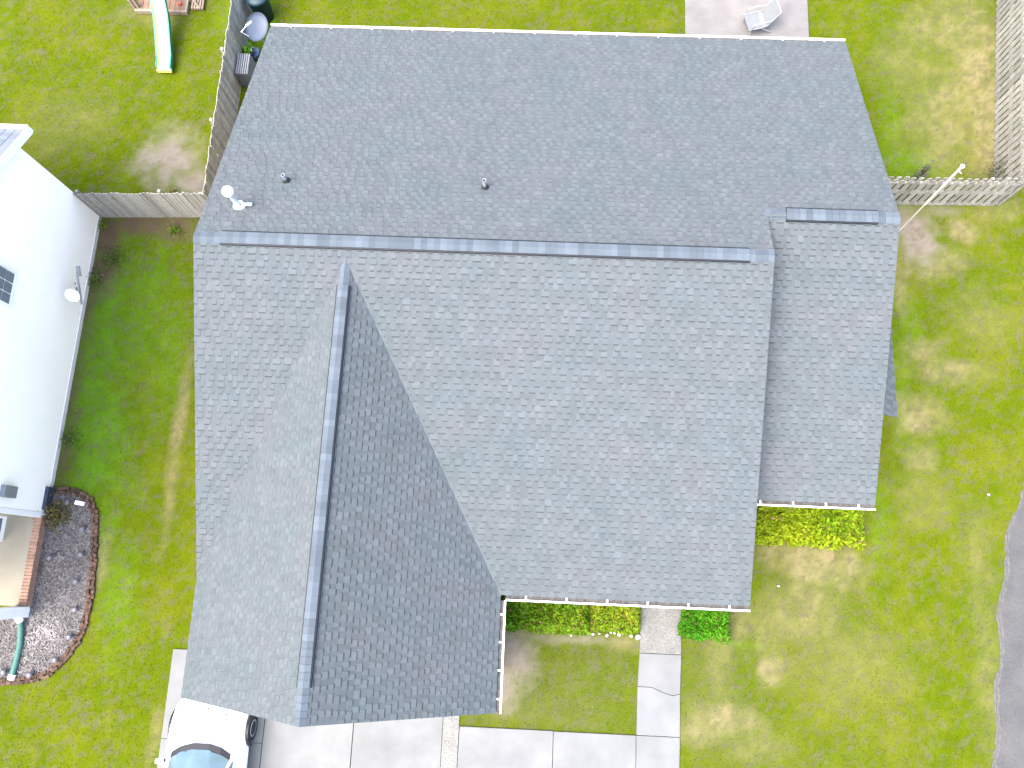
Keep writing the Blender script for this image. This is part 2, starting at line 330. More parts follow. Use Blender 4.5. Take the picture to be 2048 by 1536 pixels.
for key, pl in PL.items():
    nrow = int((pl.vmax-pl.vmin)/EXP)+1; rows = []
    for r in range(nrow):
        v0 = pl.vmin+r*EXP; v1 = min(v0+EXP, pl.vmax+.05); row = []
        vm = (v0+v1)/2; tone_row = random.uniform(.985, 1.015)
        for k, (ul, ur) in enumerate(pl.spans(vm)):
            sa, sb = pl.spans(v0+.001), pl.spans(v1-.001)
            if len(sa) == len(sb) == len(pl.spans(vm)): (l0, r0), (l1, r1) = sa[k], sb[k]
            else: l0 = l1 = ul; r0 = r1 = ur
            if ur-ul < .03: continue
            cs = cells(ul, ur)
            for j, (a, c, tooth) in enumerate(cs):
                a0 = a1 = a; c0 = c1 = c
                if j == 0: a0, a1 = l0, l1
                if j == len(cs)-1: c0, c1 = r0, r1
                if c0-a0 < .004 or c1-a1 < .004: continue
                h = .017 if tooth else .007
                t = tone_row*(random.choice((.98,1.0,1.02,1.05,1.09)) if tooth else random.choice((.90,.93,.95,.98)))
                row.append((a0, a1, c0, c1, v0, v1, h, t, tooth))
        rows.append(row)
    for r, row in enumerate(rows):
        nxt = rows[r+1] if r+1 < len(rows) else []
        teeth = [(q[0], q[2]) for q in nxt if q[8]]
        for q in row:
            vs, fs = shingle_faces(pl, *q[:8])
            if q[8] and key == 'B' and q[0] == q[1] and q[2] == q[3]:
                c = (vs[0]+vs[2])/2; cand.append(((q[2]-q[0])/(c-camp).length_squared, len(mass.f), len(mass.v), q[7], vs, fs))
            mass.add(vs, fs, q[7])
            # dark granule band along the laminate top, carrying the painted shade of tabs above
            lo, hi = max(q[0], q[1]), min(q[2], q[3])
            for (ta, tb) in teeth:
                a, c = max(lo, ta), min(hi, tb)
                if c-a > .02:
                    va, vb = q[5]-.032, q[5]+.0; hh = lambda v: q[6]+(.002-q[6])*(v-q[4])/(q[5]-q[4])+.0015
                    shade_bands.add([pl.p(a,va,hh(va)), pl.p(c,va,hh(va)), pl.p(c,vb,hh(vb)), pl.p(a,vb,hh(vb))], [(0,1,2,3)], random.uniform(.52,.72))
cand.sort(key=lambda c: -c[0]); pick = cand[:300]
drop = set()
for c in pick: drop.update(range(c[1], c[1]+4))
keep = [k for k in range(len(mass.f)) if k not in drop]
mm = MB(); mm.v = mass.v; mm.f = [mass.f[k] for k in keep]; mm.t = [mass.t[k] for k in keep]
off = len(mass.v); mm.v = mass.v+shade_bands.v; mm.f += [tuple(i+off for i in f) for f in shade_bands.f]; mm.t += shade_bands.t
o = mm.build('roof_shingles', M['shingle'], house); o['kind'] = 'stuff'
for c in pick: MB().add(c[4], c[5], c[3]).build('shingle', M['shingle'], roof)

# --- ridge vents and cap shingles
def ridge(p0, p1, sl, sr, segs):
    """p0->p1 along the ridge; sl / sr are the slopes left and right of travel; segs = (start, end, is_vent)"""
    p0, p1 = Vector(p0), Vector(p1); d = (p1-p0).normalized(); lf = Vector((-d.y, d.x, 0)); L = (p1-p0).length
    def prof(s, wd, h0, h1, t):
        p = p0+d*s; k1, k2 = 1/math.hypot(1, sl), 1/math.hypot(1, sr)
        A = p+lf*wd*k1+Vector((0,0,-sl*fl*wd*k1)); C = p-lf*wd*k2+Vector((0,0,-sr*fl*wd*k2)); up = Vector((0,0,1))
        return [A+up*h0, A+up*h1, p+up*(h1+.002), C+up*h1, C+up*h0]
    for s0, s1, vent in segs:
        base = .004; fl = .5 if vent else .9
        if vent:
            a, c = prof(s0, .186, -.085, .028, 0), prof(s1, .186, -.085, .028, 0)
            vb = MB().add(a+c, [(0,1,2,3,4),(9,8,7,6,5),(0,5,6,1),(1,6,7,2),(2,7,8,3),(3,8,9,4)]).build('ridge_vent', M['vent_black'], house); base = .032
        par = vb if vent else roof
        n = max(1, round((s1-s0)/EXP)); st = (s1-s0)/n
        for k in range(n):
            a = prof(s0+k*st, .15, base, base+.016, 0); c = prof(s0+(k+1)*st, .15, base, base+.006, 0)
            MB().add(a+c, [(0,1,2,3,4),(9,8,7,6,5),(0,5,6,1),(1,6,7,2),(2,7,8,3),(3,8,9,4)], random.choice((.86,.95,1.,1.07,1.17))*random.uniform(.97,1.03)).build('cap_shingle', M['cap'], par)
ridge((XL-.02,YR,ZR),(XM+.02,YR,ZR), P, P, [(0,.63,False),(.63,12.62,True),(12.62,XM-XL+.04,False)])
ridge((XG,YT+.05,ZW),(XG,YG-.02,ZW), SR, SL, [(0,.66,False),(.66,YT-YG-.66,True),(YT-YG-.66,YT-YG+.07,False)])
ridge((XM-.03,YR2,ZR2),(XR+.02,YR2,ZR2), P, P, [(0,.50,False),(.50,2.62,True),(2.62,XR-XM+.05,False)])

# --- gutters: trough, white front lip, hangers
def gutter(p, q, out, n, trough=True):
    p, q, out = Vector(p), Vector(q), Vector(out); d = (q-p); z = Vector((0,0,1))
    a = p+out*.015-z*.03
    lip = MB().prism([a+out*.11-z*.10, a+out*.135-z*.10, a+out*.145+z*.005, a+out*.105+z*.005], d)
    lip.prism([a-z*.115, a+out*.135-z*.115, a+out*.135-z*.1005, a-z*.1005], d)
    g = lip.build('gutter', M['white'], house)
    MB().prism([a-z*.1, a+out*.105-z*.1, a+out*.105-z*.045, a-z*.045], d).build('trough_debris', M['dirtgut'], g)
    for k in range(n):
        c = a+d*((k+.5)/n); t = d.normalized()*.02
        MB().prism([c-t-z*.012, c+t-z*.012, c+t-z*.004, c-t-z*.004], out*.107+z*.006).build('hanger', M['white'], g)
    return g
gutter((XW+.15,YF,HE),(XM+.03,YF,HE),(0,-1,0),6); gutter((XW,YG-.03,HE),(XW,YF-.16,HE),(1,0,0),4)
gutter((XM-.05,YF2,HE),(XR+.03,YF2,HE),(0,-1,0),4); gutter((XL-.02,YB,HE),(XR+.03,YB,HE),(0,1,0),14)

# --- little side roof on the right wall
aw = MB().prism([(8.0,4.24,3.16),(9.26,4.24,2.33),(9.26,4.24,2.26),(8.0,4.24,3.09)], (0,2.48,0)).build('side_roof', M['deck'], house)
wp = Plane((9.28,0,2.325), (0,1,0), (-.835,0,.55), None, 1.5)
sb = MB()
for r in range(10):
    v0 = r*EXP
    for a, c, tooth in cells(4.22, 6.74):
        vs, fs = shingle_faces(wp, a, a, c, c, v0, v0+EXP, .017 if tooth else .007, random.uniform(.8,1.0)); sb.add(vs, fs, random.uniform(.95,1.15) if tooth else .85)
sb.build('side_shingles', M['shingle'], aw)

# --- pipes through the back slope
def onA(px, py):
    d = ray(px, py); t = (HE+P*YB-CAM_H)/(d.z+P*d.y); return Vector((d.x*t, d.y*t, CAM_H+d.z*t))
for px, py, h in ((573,362,.30),(970,375,.36)):
    c = onA(px, py); b = MB().lathe(c, [(.10,-.04),(.09,.04),(.055,.11),(.05,.12)], 14)
    vp = b.build('vent_pipe', M['rubber'], house, True)
    MB().lathe(c, [(.047,0),(.047,h),(.036,h),(.036,h-.2)], 12).build('pipe', M['pipe'], vp); MB().lathe(c, [(.0355,h-.21),(.0355,h-.19)], 10).build('pipe_bore', M['rubber'], vp)
c = onA(479,413)
fl = MB().lathe(c, [(.15,-.06),(.15,.025),(.14,.04),(.085,.045),(.062,.06),(.058,.72),(.066,.73)], 16).build('flue_vent', M['flue'], house, True)
MB().lathe(c+Vector((0,0,.70)), [(.08,-.02),(.125,.0),(.13,.06),(.12,.10),(.05,.125),(.002,.13)], 18).build('flue_cap', M['white'], fl, True)
e = c+Vector((.30,.05,.03)); MB().tube([c+Vector((.08,0,.10)), c+Vector((.2,.03,.07)), e], .042, 10).build('flue_branch', M['flue'], fl)

# ------------------------------------------------------------------ neighbour's house
nb = thing('neighbour_house', (-18,5,0), 'white house with tall gable wall and grey roof at the picture edge', 'house')
NX, NF, NBk = -13.42, 1.05, 10.08
rz = lambda y: 4.28+.56*(10.08-y) if y > 4.3 else 4.28+.56*5.78-(4.3-y)*.56
MB().prism([(NX,NBk,0),(NX,NF,0),(NX,NF,rz(NF)),(NX,4.3,rz(4.3)),(NX,NBk,rz(NBk))], (-9,0,0)).build('wall', M['whitewall'], nb)
MB().prism([(NX+.02,NBk+.02,-.02),(NX+.02,NF-.02,-.02),(NX+.02,NF-.02,.16),(NX+.02,NBk+.02,.16)], (-9,0,0)).build('foundation', M['fascia'], nb)
RX = -13.20
nr = MB().prism([(RX,10.46,4.28-.21),(RX,10.46,4.28-.06),(RX,4.3,rz(4.3)+.12),(RX,-1.95,rz(4.3)+.12-6.25*.56),(RX,-1.95,rz(4.3)-.03-6.25*.56),(RX,4.3,rz(4.3)-.03)], (-9.3,0,0)).build('roof', M['nbroof'], nb)
for k in range(16):
    y0 = 10.46-k*.145; z0 = 4.22+.56*(10.46-y0)
    for j in range(8): MB().add([(RX-.25*j-.01,y0,z0+.015),(RX-.25*j-.24,y0,z0+.015),(RX-.25*j-.24,y0-.145,z0+.084),(RX-.25*j-.01,y0-.145,z0+.084)], [(0,1,2,3)], random.uniform(.85,1.1)).build('shingle', M['nbroof'], nr)
MB().box((-22,10.465,4.0),(RX+.04,10.58,4.26)).build('gutter', M['white'], nb)
MB().prism([(RX+.002,10.46,4.0),(RX+.002,10.46,4.24),(RX+.002,4.3,rz(4.3)+.13),(RX+.002,4.3,rz(4.3)-.11)], (.03,0,0)).build('rake_board', M['white'], nb)
# window in the gable wall
wf = MB()
for (y0,y1,z0,z1) in ((5.98,6.06,3.18,4.6),(6.92,7.0,3.18,4.6),(6.061,6.919,3.18,3.26),(6.061,6.919,4.52,4.6)): wf.box((NX-.02,y0,z0),(NX+.05,y1,z1))
wo = wf.build('window', M['white'], nb)
for j in range(3):
    for k in range(4): MB().box((NX+.004,6.075+j*.28,3.275+k*.312),(NX+.02,6.325+j*.28,3.555+k*.312)).build('pane', M['pane'], wo)
MB().box((NX,1.12,.02),(NX+.10,1.75,.34)).build('downspout', M['dark'], nb)
MB().box((NX+.0,1.3,1.72),(NX+.14,1.60,2.2)).build('utility_box', M['grey'], nb)
# porch
pz = .30
MB().box((-20,-1.47,0),(-13.60,.96,pz)).build('porch_slab', M['porchslab'], nb)
pe = MB().box((-13.595,-1.47,0),(-13.40,.96,pz-.06)).build('porch_edge', M['porchbrick'], nb)
for k in range(27):
    y = -1.47+k*.09; MB().box((-13.597,y+.004,pz-.058),(-13.395,y+.083,pz+.002), random.uniform(.8,1.15)).build('brick', M['porchbrick'], pe)
MB().box((-13.70,-1.76,0),(-13.42,-1.48,3.2)).build('porch_column', M['white'], nb)
MB().box((-13.52,.90,0.1),(-13.41,1.04,3.2)).build('corner_board', M['white'], nb)
sd_ = MB()
for (y0,y1,z0,z1) in ((.2,.26,.35,2.3),(.82,.88,.35,2.3),(.261,.819,.35,.5),(.261,.819,1.2,1.28),(.261,.819,2.2,2.3)): sd_.box((-14.37,y0,z0),(-14.33,y1,z1))
so = sd_.build('storm_door', M['white'], nb)
MB().box((-14.36,.262,.501),(-14.34,.818,1.199)).build('pane', M['pane'], so); MB().box((-14.36,.262,1.281),(-14.34,.818,2.199)).build('pane', M['pane'], so)
# small dish on the neighbour's wall
wdsh = thing('wall_dish', (-13.3,7.4,1.2), 'small white satellite dish on a bracket on the white gable wall', 'satellite dish')
MB().tube([(-13.42,7.1,.55),(-13.22,7.15,.85),(-13.0,7.3,1.25)], .025, 8).build('bracket', M['grey'], wdsh)
MB().tube([(-13.4,7.6,.7),(-13.1,7.45,1.2)], .018, 8).build('bracket', M['grey'], wdsh)
MB().tube([(-12.95,6.9,.95),(-12.97,7.7,1.42)], .03, 8).build('arm', M['pipe'], wdsh)
MB().tube([(-12.95,7.62,1.30),(-12.95,7.86,1.45)], .055, 10).build('receiver', M['pipe'], wdsh)
def dish_mesh(c, nrm, ra, rb, depth, up=(0,0,1)):
    n = Vector(nrm).normalized(); a = Vector(up).cross(n).normalized(); bb = n.cross(a); b = MB(); vs = []; K = 28
    for back in (0, 1):
        for r in (0.001,.35,.7,1.0):
            for k in range(K): vs.append(Vector(c)+a*(ra*r*math.cos(2*math.pi*k/K))+bb*(rb*r*math.sin(2*math.pi*k/K))+n*(depth*r*r-.012*back))
    f = []
    for back in (0, 1):
        for i in range(3):
            for k in range(K):
                q = (back*4*K+i*K+k, back*4*K+i*K+(k+1) % K, back*4*K+(i+1)*K+(k+1) % K, back*4*K+(i+1)*K+k); f.append(q if not back else q[::-1])
    f += [(3*K+k, 3*K+(k+1) % K, 7*K+(k+1) % K, 7*K+k)[::-1] for k in range(K)]
    return b.add(vs, f)
dish_mesh((-13.02,7.05,1.35), (.25,-.75,.6), .19, .22, .04).build('reflector', M['white'], wdsh, True)

# ------------------------------------------------------------------ mulch bed
bedp = [(112,985),(140,984),(165,992),(182,1005),(189,1030),(190,1060),(186,1130),(178,1200),(168,1245),(152,1285),(120,1325),(95,1345),(60,1357),(20,1360),(-40,1361)]
bedw = [at(*p) for p in bedp]
bed = thing('mulch_bed', (-13,-1,0), 'kidney shaped mulch bed with scalloped brown edging beside the white house', 'flower bed')
poly = [(-13.42,1.7,0)] + [tuple(p) for p in bedw] + [(-15.5,-3.4,0),(-15.5,-1.9,0),(-13.44,-1.5,0)]
MB().prism([(x,y,-.03) for x, y, z in poly][::-1], (0,0,.06)).build('mulch', M['soil'], bed)
def inside(x, y, pg):
    c = False; n = len(pg)
    for i in range(n):
        x0, y0 = pg[i][0], pg[i][1]; x1, y1 = pg[i-1][0], pg[i-1][1]
        if (y0 > y) != (y1 > y) and x < (x1-x0)*(y-y0)/(y1-y0)+x0: c = not c
    return c
ch = MB()
while len(ch.f) < 5200:
    x, y = random.uniform(-15.2,-11.8), random.uniform(-3.5,1.75)
    if not inside(x, y, poly): continue
    a = random.uniform(0, 6.28); l, wd = random.uniform(.02,.06), random.uniform(.008,.018); dx, dy = math.cos(a)*l, math.sin(a)*l; ex, ey = -math.sin(a)*wd, math.cos(a)*wd; z = random.uniform(.034,.06)
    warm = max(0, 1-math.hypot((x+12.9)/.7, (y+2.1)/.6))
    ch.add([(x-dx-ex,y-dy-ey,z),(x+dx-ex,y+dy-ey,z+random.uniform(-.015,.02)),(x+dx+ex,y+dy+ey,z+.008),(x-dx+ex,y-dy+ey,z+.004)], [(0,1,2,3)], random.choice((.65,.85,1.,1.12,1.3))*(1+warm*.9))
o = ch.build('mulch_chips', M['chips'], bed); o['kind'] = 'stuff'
acc = 0; last = bedw[0]; me0 = None; ang0 = 0
path = [bedw[0]]
for p in bedw[1:]:
    d = p-path[-1]; n = max(1, int(d.length/.02)); s = path[-1].copy()
    for k in range(n): path.append(s+d*((k+1)/n))
eb = MB().prism([(-.035,-.05,0),(.035,-.05,0),(.05,-.02,0),(.05,.02,0),(.035,.05,0),(-.035,.05,0)], (0,0,.13)); ebm = []
for t in (.6,.85,1.,1.3):
    eb.t = [t]*len(eb.t); me_ = bpy.data.meshes.new('edging_brick'); me_.from_pydata(eb.v, [], eb.f); a = me_.attributes.new('tone','FLOAT','FACE'); a.data.foreach_set('value', eb.t); me_.materials.append(M['edging']); ebm.append(me_)
for k in range(0, len(path)-1, 4):
    d = path[k+1]-path[k]; nrm = Vector((-d.y, d.x, 0)).normalized()
    for j in (0, 1):
        o = bpy.data.objects.new('edging_brick', random.choice(ebm)); COL.objects.link(o); link(o, bed)
        o.location = Vector(path[k])+nrm*(-.02+.10*j)+d.normalized()*(.035*j)+Vector((0,0,-.05+random.uniform(-.02,.02)))-Vector(bed.location)+Vector(bed.location)
        o.rotation_euler = (random.uniform(-.2,.2), random.uniform(-.2,.2), math.atan2(d.y, d.x)+math.pi/2+random.uniform(-.25,.25))
# solar lights along the bed
def solar(px, py, label):
    p = at(px, py, .18); t = thing('solar_light', (p.x,p.y,0.03), label, 'garden light', 'solar lights along the mulch bed')
    MB().tube([(p.x,p.y,.0),(p.x,p.y,.17)], .012, 6).build('stake', M['grey'], t)
    MB().lathe((p.x,p.y,.15), [(.055,0),(.085,.015),(.085,.025),(.03,.04)], 14).build('cap', M['solar'], t, True)
    MB().box((p.x-.025,p.y-.025,.189),(p.x+.025,p.y+.025,.195)).build('solar_cell', M['solarc'], t)
for px, py, l in ((133,1004,'grey disc solar light beside the white box in the mulch bed'),(163,1058,'round solar light below the white box by the edging bend'),(160,1109,'grey solar light at the middle of the straight edging, second below the white box'),
                  (150,1163,'grey solar light halfway along the right edging of the mulch bed'),(148,1219,'solar light by the edging, level with the white porch column'),(136,1274,'grey solar light by the lower edging bend'),
                  (108,1320,'solar light on the lower curve, right of the brightest mulch'),(57,1350,'solar light at the bottom edging right of the green pipe end'),(5,1345,'solar light left of the green pipe end'),(98,1115,'dark grey solar light out in the middle of the mulch')):
    solar(px, py, l)
p = at(158,1006,.12); o = MB().box((p.x-.13,p.y-.055,.02),(p.x+.13,p.y+.055,.12), M=Matrix.Translation((p.x,p.y,0)) @ Matrix.Rotation(-.15,4,'Z') @ Matrix.Translation((-p.x,-p.y,0))).build('white_box', M['white'], bevel=.012); tag(o, 'small white box lying on mulch inside the top of the bed', 'box')
gp = [at(40,1237,.22), at(42,1262,.10), at(40,1290,.09), at(33,1322,.09), at(24,1352,.09)]
o = thing('drain_pipe', gp[0]*1, 'green corrugated drain pipe running from the white porch column across mulch', 'drain pipe')
pts = []
for i in range(len(gp)-1):
    for k in range(8): pts.append(gp[i].lerp(gp[i+1], k/8))
pts.append(gp[-1]); MB().tube(pts, [.075+(.008 if k % 2 else 0) for k in range(len(pts))], 10).build('hose', M['pipegreen'], o, True)
MB().tube([gp[0]+Vector((-.02,.12,.15)), gp[0]+Vector((0,-.06,-.01))], .095, 10).build('coupling', M['white'], o); MB().tube([gp[-1]+Vector((.01,.04,0)), gp[-1]+Vector((-.01,-.09,0))], .09, 10).build('end_fitting', M['white'], o)

# ------------------------------------------------------------------ foliage
def leaf_arrays(n, pos, size, cols, upb=.5, jitter=.8):
    d = rng.normal(size=(n, 3)); d[:, 2] = np.abs(d[:, 2])+upb; d /= np.linalg.norm(d, axis=1)[:, None]
    a = np.cross(d, rng.normal(size=(n, 3))); a /= np.linalg.norm(a, axis=1)[:, None]; b = np.cross(d, a)
    s = size*rng.uniform(.6, 1.3, (n, 1)); wd = s*rng.uniform(.4, .6, (n, 1))
    q = np.stack([pos-a*s, pos+b*wd-d*s*.15, pos+a*s, pos-b*wd-d*s*.15], 1)
    return q.reshape(-1, 3), cols
def build_leaves(name, q, cols, parent):
    n = len(q)//4; me = bpy.data.meshes.new(name); me.from_pydata(q.tolist(), [], np.arange(4*n).reshape(n, 4).tolist()); rgb_attr(me, cols, 'FACE'); me.materials.append(M['leaf'])
    o = bpy.data.objects.new(name, me); COL.objects.link(o); link(o, parent); return o
def hedge(name, label, x0, x1, y0, y1, h, n, pal, size, seed, holes=.0, cat='hedge', grad=0):
    t = thing(name, ((x0+x1)/2, (y0+y1)/2, 0), label, cat)
    px, py = rng.uniform(x0-.05, x1+.05, n*2), rng.uniform(y0-.05, y1+.05, n*2)
    lump = fbm(px, py, 2.6, seed, 3); ex = np.minimum(np.minimum(px-x0, x1-px), np.minimum(py-y0, y1-py)); jag = (fbm(px, py, 4., seed+5, 2)-.5)*.22
    ok = (ex+jag > -.01) & ~((fbm(px, py, 2.2, seed+9, 2) > 1-holes) & (rng.random(n*2) < .85)); px, py, lump, ex = px[ok][:n], py[ok][:n], lump[ok][:n], ex[ok][:n]; m = len(px)
    top = h*(.62+.55*lump)*np.clip(.45+ex*4.5, .3, 1); pz = top*(1-np.abs(rng.normal(0, .28, m))); pz = np.clip(pz, .03, None)
    f = np.clip(fbm(px, py, 1.1, seed+2, 3)*1.9-.45+grad*((px-x0)/(x1-x0)-.6)+rng.normal(0, .22, m), 0, 1)[:, None]; tone = rng.uniform(.5, 1.45, (m, 1))
    pal = np.array(pal); cols = (pal[0]*(1-f)+pal[1]*f)*tone
    br = rng.random(m) < .03; cols[br] = np.array([.14,.085,.04])*rng.uniform(.6, 1.2, (br.sum(), 1))
    q, cols = leaf_arrays(m, np.c_[px, py, pz], size, cols); o = build_leaves('foliage', q, cols, t); o['kind'] = 'stuff'
    b = MB()
    for k in range(int((x1-x0)*(y1-y0)*26)):
        x, y = random.uniform(x0+.08, x1-.08), random.uniform(y0+.08, y1-.08); p = Vector((x, y, 0))
        b.tube([p, p+Vector((random.uniform(-.12,.12), random.uniform(-.12,.12), h*.45)), p+Vector((random.uniform(-.25,.25), random.uniform(-.25,.25), h*random.uniform(.7,.95)))], [.014,.009,.004], 4)
    b.build('branches', M['twig'], t)
    return t
G1, G2 = (.036,.105,.002), (.068,.130,.003); Y1, Y2 = (.070,.128,.002), (.135,.175,.004)
hedge('hedge', 'dark green leafy hedge in the corner beside the garage wing gutter', -.60, 1.75, -1.50, -.42, .72, 7000, (G1, (.090,.140,.005)), .058, 3, .26, grad=.75)
hedge('hedge', 'yellowing hedge with bare gaps between green hedge and front walk', 1.78, 3.12, -1.42, -.42, .62, 5200, ((.062,.118,.003), (.135,.165,.008)), .052, 8, .2)
hedge('clipped_bush', 'square clipped bright green bush right of the front walk', 4.18, 5.42, -1.50, -.45, .7, 6800, ((.022,.098,.002), (.045,.140,.003)), .050, 12, 0, 'bush')
hedge('hedge', 'bright lime green hedge under the right block gutter', 5.75, 9.10, 1.02, 2.15, .7, 6500, (Y1, Y2), .075, 21, .22)
def scrub(name, label, cat, px, py, r, n, pal, h, size=.03):
    c = at(px, py); t = thing(name, c, label, cat); pp = rng.normal(0, r/2, (n, 2)); z = np.abs(rng.normal(0, h/2, n))+.02
    cols = np.array([random.choice(pal) for _ in range(n)])*rng.uniform(.6, 1.3, (n, 1)); q, cols = leaf_arrays(n, np.c_[c.x+pp[:, 0], c.y+pp[:, 1], z], size, cols); o = build_leaves('foliage', q, cols, t); o['kind'] = 'stuff'
    b = MB()
    for k in range(10): b.tube([c, c+Vector((random.uniform(-r,r)*.5, random.uniform(-r,r)*.5, h*.8))], [.01,.004], 4)
    b.build('stem', M['twig'], t); return t
scrub('dead_shrub', 'brown and olive half dead shrub in the top of the mulch bed', 'shrub', 118, 1030, .42, 900, [(.10,.075,.03),(.13,.10,.02),(.07,.09,.015),(.05,.035,.025)], .35, .035)
scrub('weed_clump', 'bright green weed standing by the picket fence base', 'weed', 352, 462, .22, 150, [(.055,.115,.006),(.075,.125,.01)], .2, .035)
scrub('weed_clump', 'yellow green weed at the white house corner below the fence', 'weed', 207, 452, .18, 160, [(.075,.12,.008),(.10,.13,.015)], .15, .03)
scrub('weed_clump', 'dark leafy weeds along the shaded white house wall', 'weed', 228, 520, .45, 420, [(.045,.09,.010),(.06,.105,.012)], .15, .03)
scrub('weed_clump', 'dark weed tuft poking over the right fence behind its pickets', 'weed', 1832, 358, .22, 240, [(.07,.075,.06),(.09,.09,.08)], 1.0, .035)
scrub('vine', 'dark vine growing on the corner where two fences meet', 'vine', 1992, 352, .40, 420, [(.05,.06,.03),(.09,.085,.06),(.06,.07,.035)], .9, .04)
scrub('weed_clump', 'reddish green weeds growing under the upper side of the picket fence', 'weed', 345, 392, .3, 220, [(.09,.12,.015),(.13,.08,.03)], .2, .035)
# tufts by neighbour wall
for k, (px, py, l) in enumerate(((190,560,'grey green weeds beside the wall dish bracket'),(140,880,'low dark weeds along the white wall base above the mulch bed'))):
    scrub('weed_clump', l, 'weed', px, py, .3, 200, [(.05,.10,.012),(.08,.12,.02)], .18, .035)
# white stones along the front hedge
rb = MB().lathe((0,0,0), [(.01,-.03),(.06,-.02),(.07,.01),(.045,.045),(.01,.055)], 8).build('white_stone', M['stone'], smooth=True)
for k, px in enumerate((1142,1150,1163,1186,1199,1214,1222,1229,1238,1245,1262,1276)):
    o = rb if k == 0 else rb.copy()
    if k: COL.objects.link(o)
    p = at(px, 1268+random.uniform(-4, 4)+(4 if k == 11 else 0), .04); o.location = p; s = random.uniform(.45, .95) if k < 11 else 1.2; o.scale = (s, s*random.uniform(.6, .9), s*.8); o.rotation_euler.z = random.uniform(0, 6)
    tag(o, 'small white stone edging the bottom of the yellowing front hedge' if k < 11 else 'larger white stone at the hedge corner beside the front walk', 'stone', 'white stones along the front hedge')

for px, py, l in ((1557,1172,'tiny pale stone lying in the bare grass right of the clipped bush'),(1977,989,'tiny pale stone lying in grass near the road bend')):
    o = rb.copy(); COL.objects.link(o); o.location = at(px, py, .04); o.scale = (.6,.4,.5); tag(o, l, 'stone')
    if 'group' in o: del o['group']
# ------------------------------------------------------------------ fences
def picket_mesh(wd, h, th, t):
    b = MB(); c = wd*.22; b.prism([(-wd/2,0,0),(wd/2,0,0),(wd/2,0,h-c),(wd/2-c,0,h),(-wd/2+c,0,h),(-wd/2,0,h-c)], (0,th,0), t)
    me = bpy.data.meshes.new('picket'); me.from_pydata(b.v, [], b.f); a = me.attributes.new('tone','FLOAT','FACE'); a.data.foreach_set('value', b.t); return me
def fence(name, label, p, q, h, m, wd=.14, gap=.006, side=1, shadowbox=False):
    p, q = Vector((*p,0)), Vector((*q,0)); d = (q-p).normalized(); L = (q-p).length; n = Vector((-d.y, d.x, 0))*side; ang = math.atan2(d.y, d.x)
    t = thing(name, (p+q)/2, label, 'fence'); T = t.location
    mes = [picket_mesh(wd, h*random.uniform(.985,1.015), .018, tn) for tn in (.78,.88,.95,1.0,1.06,1.14)]
    for me in mes: me.materials.append(M[m])
    for lay in ((0, 1) if shadowbox else (0,)):
        s = wd/2 + (lay*(wd+gap)/2); 
        while s < L-wd*.3:
            o = bpy.data.objects.new('picket', random.choice(mes)); COL.objects.link(o); o.parent = t
            off = n*(.0 if lay == 0 else -.085); o.location = p+d*s+off-T+Vector((0,0,.02+random.uniform(-.012,.012))); o.rotation_euler = (random.uniform(-.012,.012), random.uniform(-.01,.01), ang)
            s += wd+gap
    for z, hh in (((.03,.10),(h*.47,.16),(h-.22,.085)) if shadowbox else ((.22,.085),(h*.52,.085),(h-.2,.085))):
        b = MB(); k0 = .004 if shadowbox else .02; a0 = p-n*.001*side*0+Vector((0,0,z)); b.prism([a0-n*k0, a0-n*.062, a0-n*.062+Vector((0,0,hh)), a0-n*k0+Vector((0,0,hh))], d*L, 1.)
        b.build('rail', M[m], t)
    k = 0
    while k*2.4 < L:
        c = p+d*(k*2.4+.05)-n*.13; MB().box((c.x-.045,c.y-.045,0),(c.x+.045,c.y+.045,h-.06), .85).build('post', M[m], t); k += 1
    return t
fence('picket_fence', 'weathered brown picket fence between the white house and charcoal roof', (-13.42,10.02), (-9.62,10.16), 1.55, 'fence', .10, side=-1)
fence('picket_fence', 'long weathered picket fence running back between the two yards', (-9.66,10.16), (-9.64,20.2), 1.52, 'fence_long', .125, side=-1)
fence('shadowbox_fence', 'grey gapped fence from the house to the right corner', (8.05,11.24), (13.70,11.36), 1.5, 'fence_r', .15, .07, -1, True)
fence('shadowbox_fence', 'grey gapped fence running up the right side of the back yard', (13.72,11.40), (14.75,20.6), 1.5, 'fence_r', .15, .07, 1, True)

# ------------------------------------------------------------------ white pole by the right wall
p0, p1 = Vector((10.76,10.38,0)), Vector((10.70,10.50,3.7))
pl_ = thing('flagpole', p0, 'slim white metal pole with finial standing beside the right roof corner', 'flagpole')
MB().tube([p0, p0.lerp(p1,.48)], .020, 10).build('lower_tube', M['pole'], pl_); MB().tube([p0.lerp(p1,.475), p1], .035, 10).build('upper_tube', M['pole'], pl_)
MB().lathe(p1, [(.03,0),(.05,.03),(.06,.06),(.045,.09),(.01,.11)], 12).build('finial', M['white'], pl_, True)
MB().tube([p1+Vector((.03,-.05,-.12)), p1+Vector((.06,-.09,-.14))], .012, 8).build('cleat', M['white'], pl_)

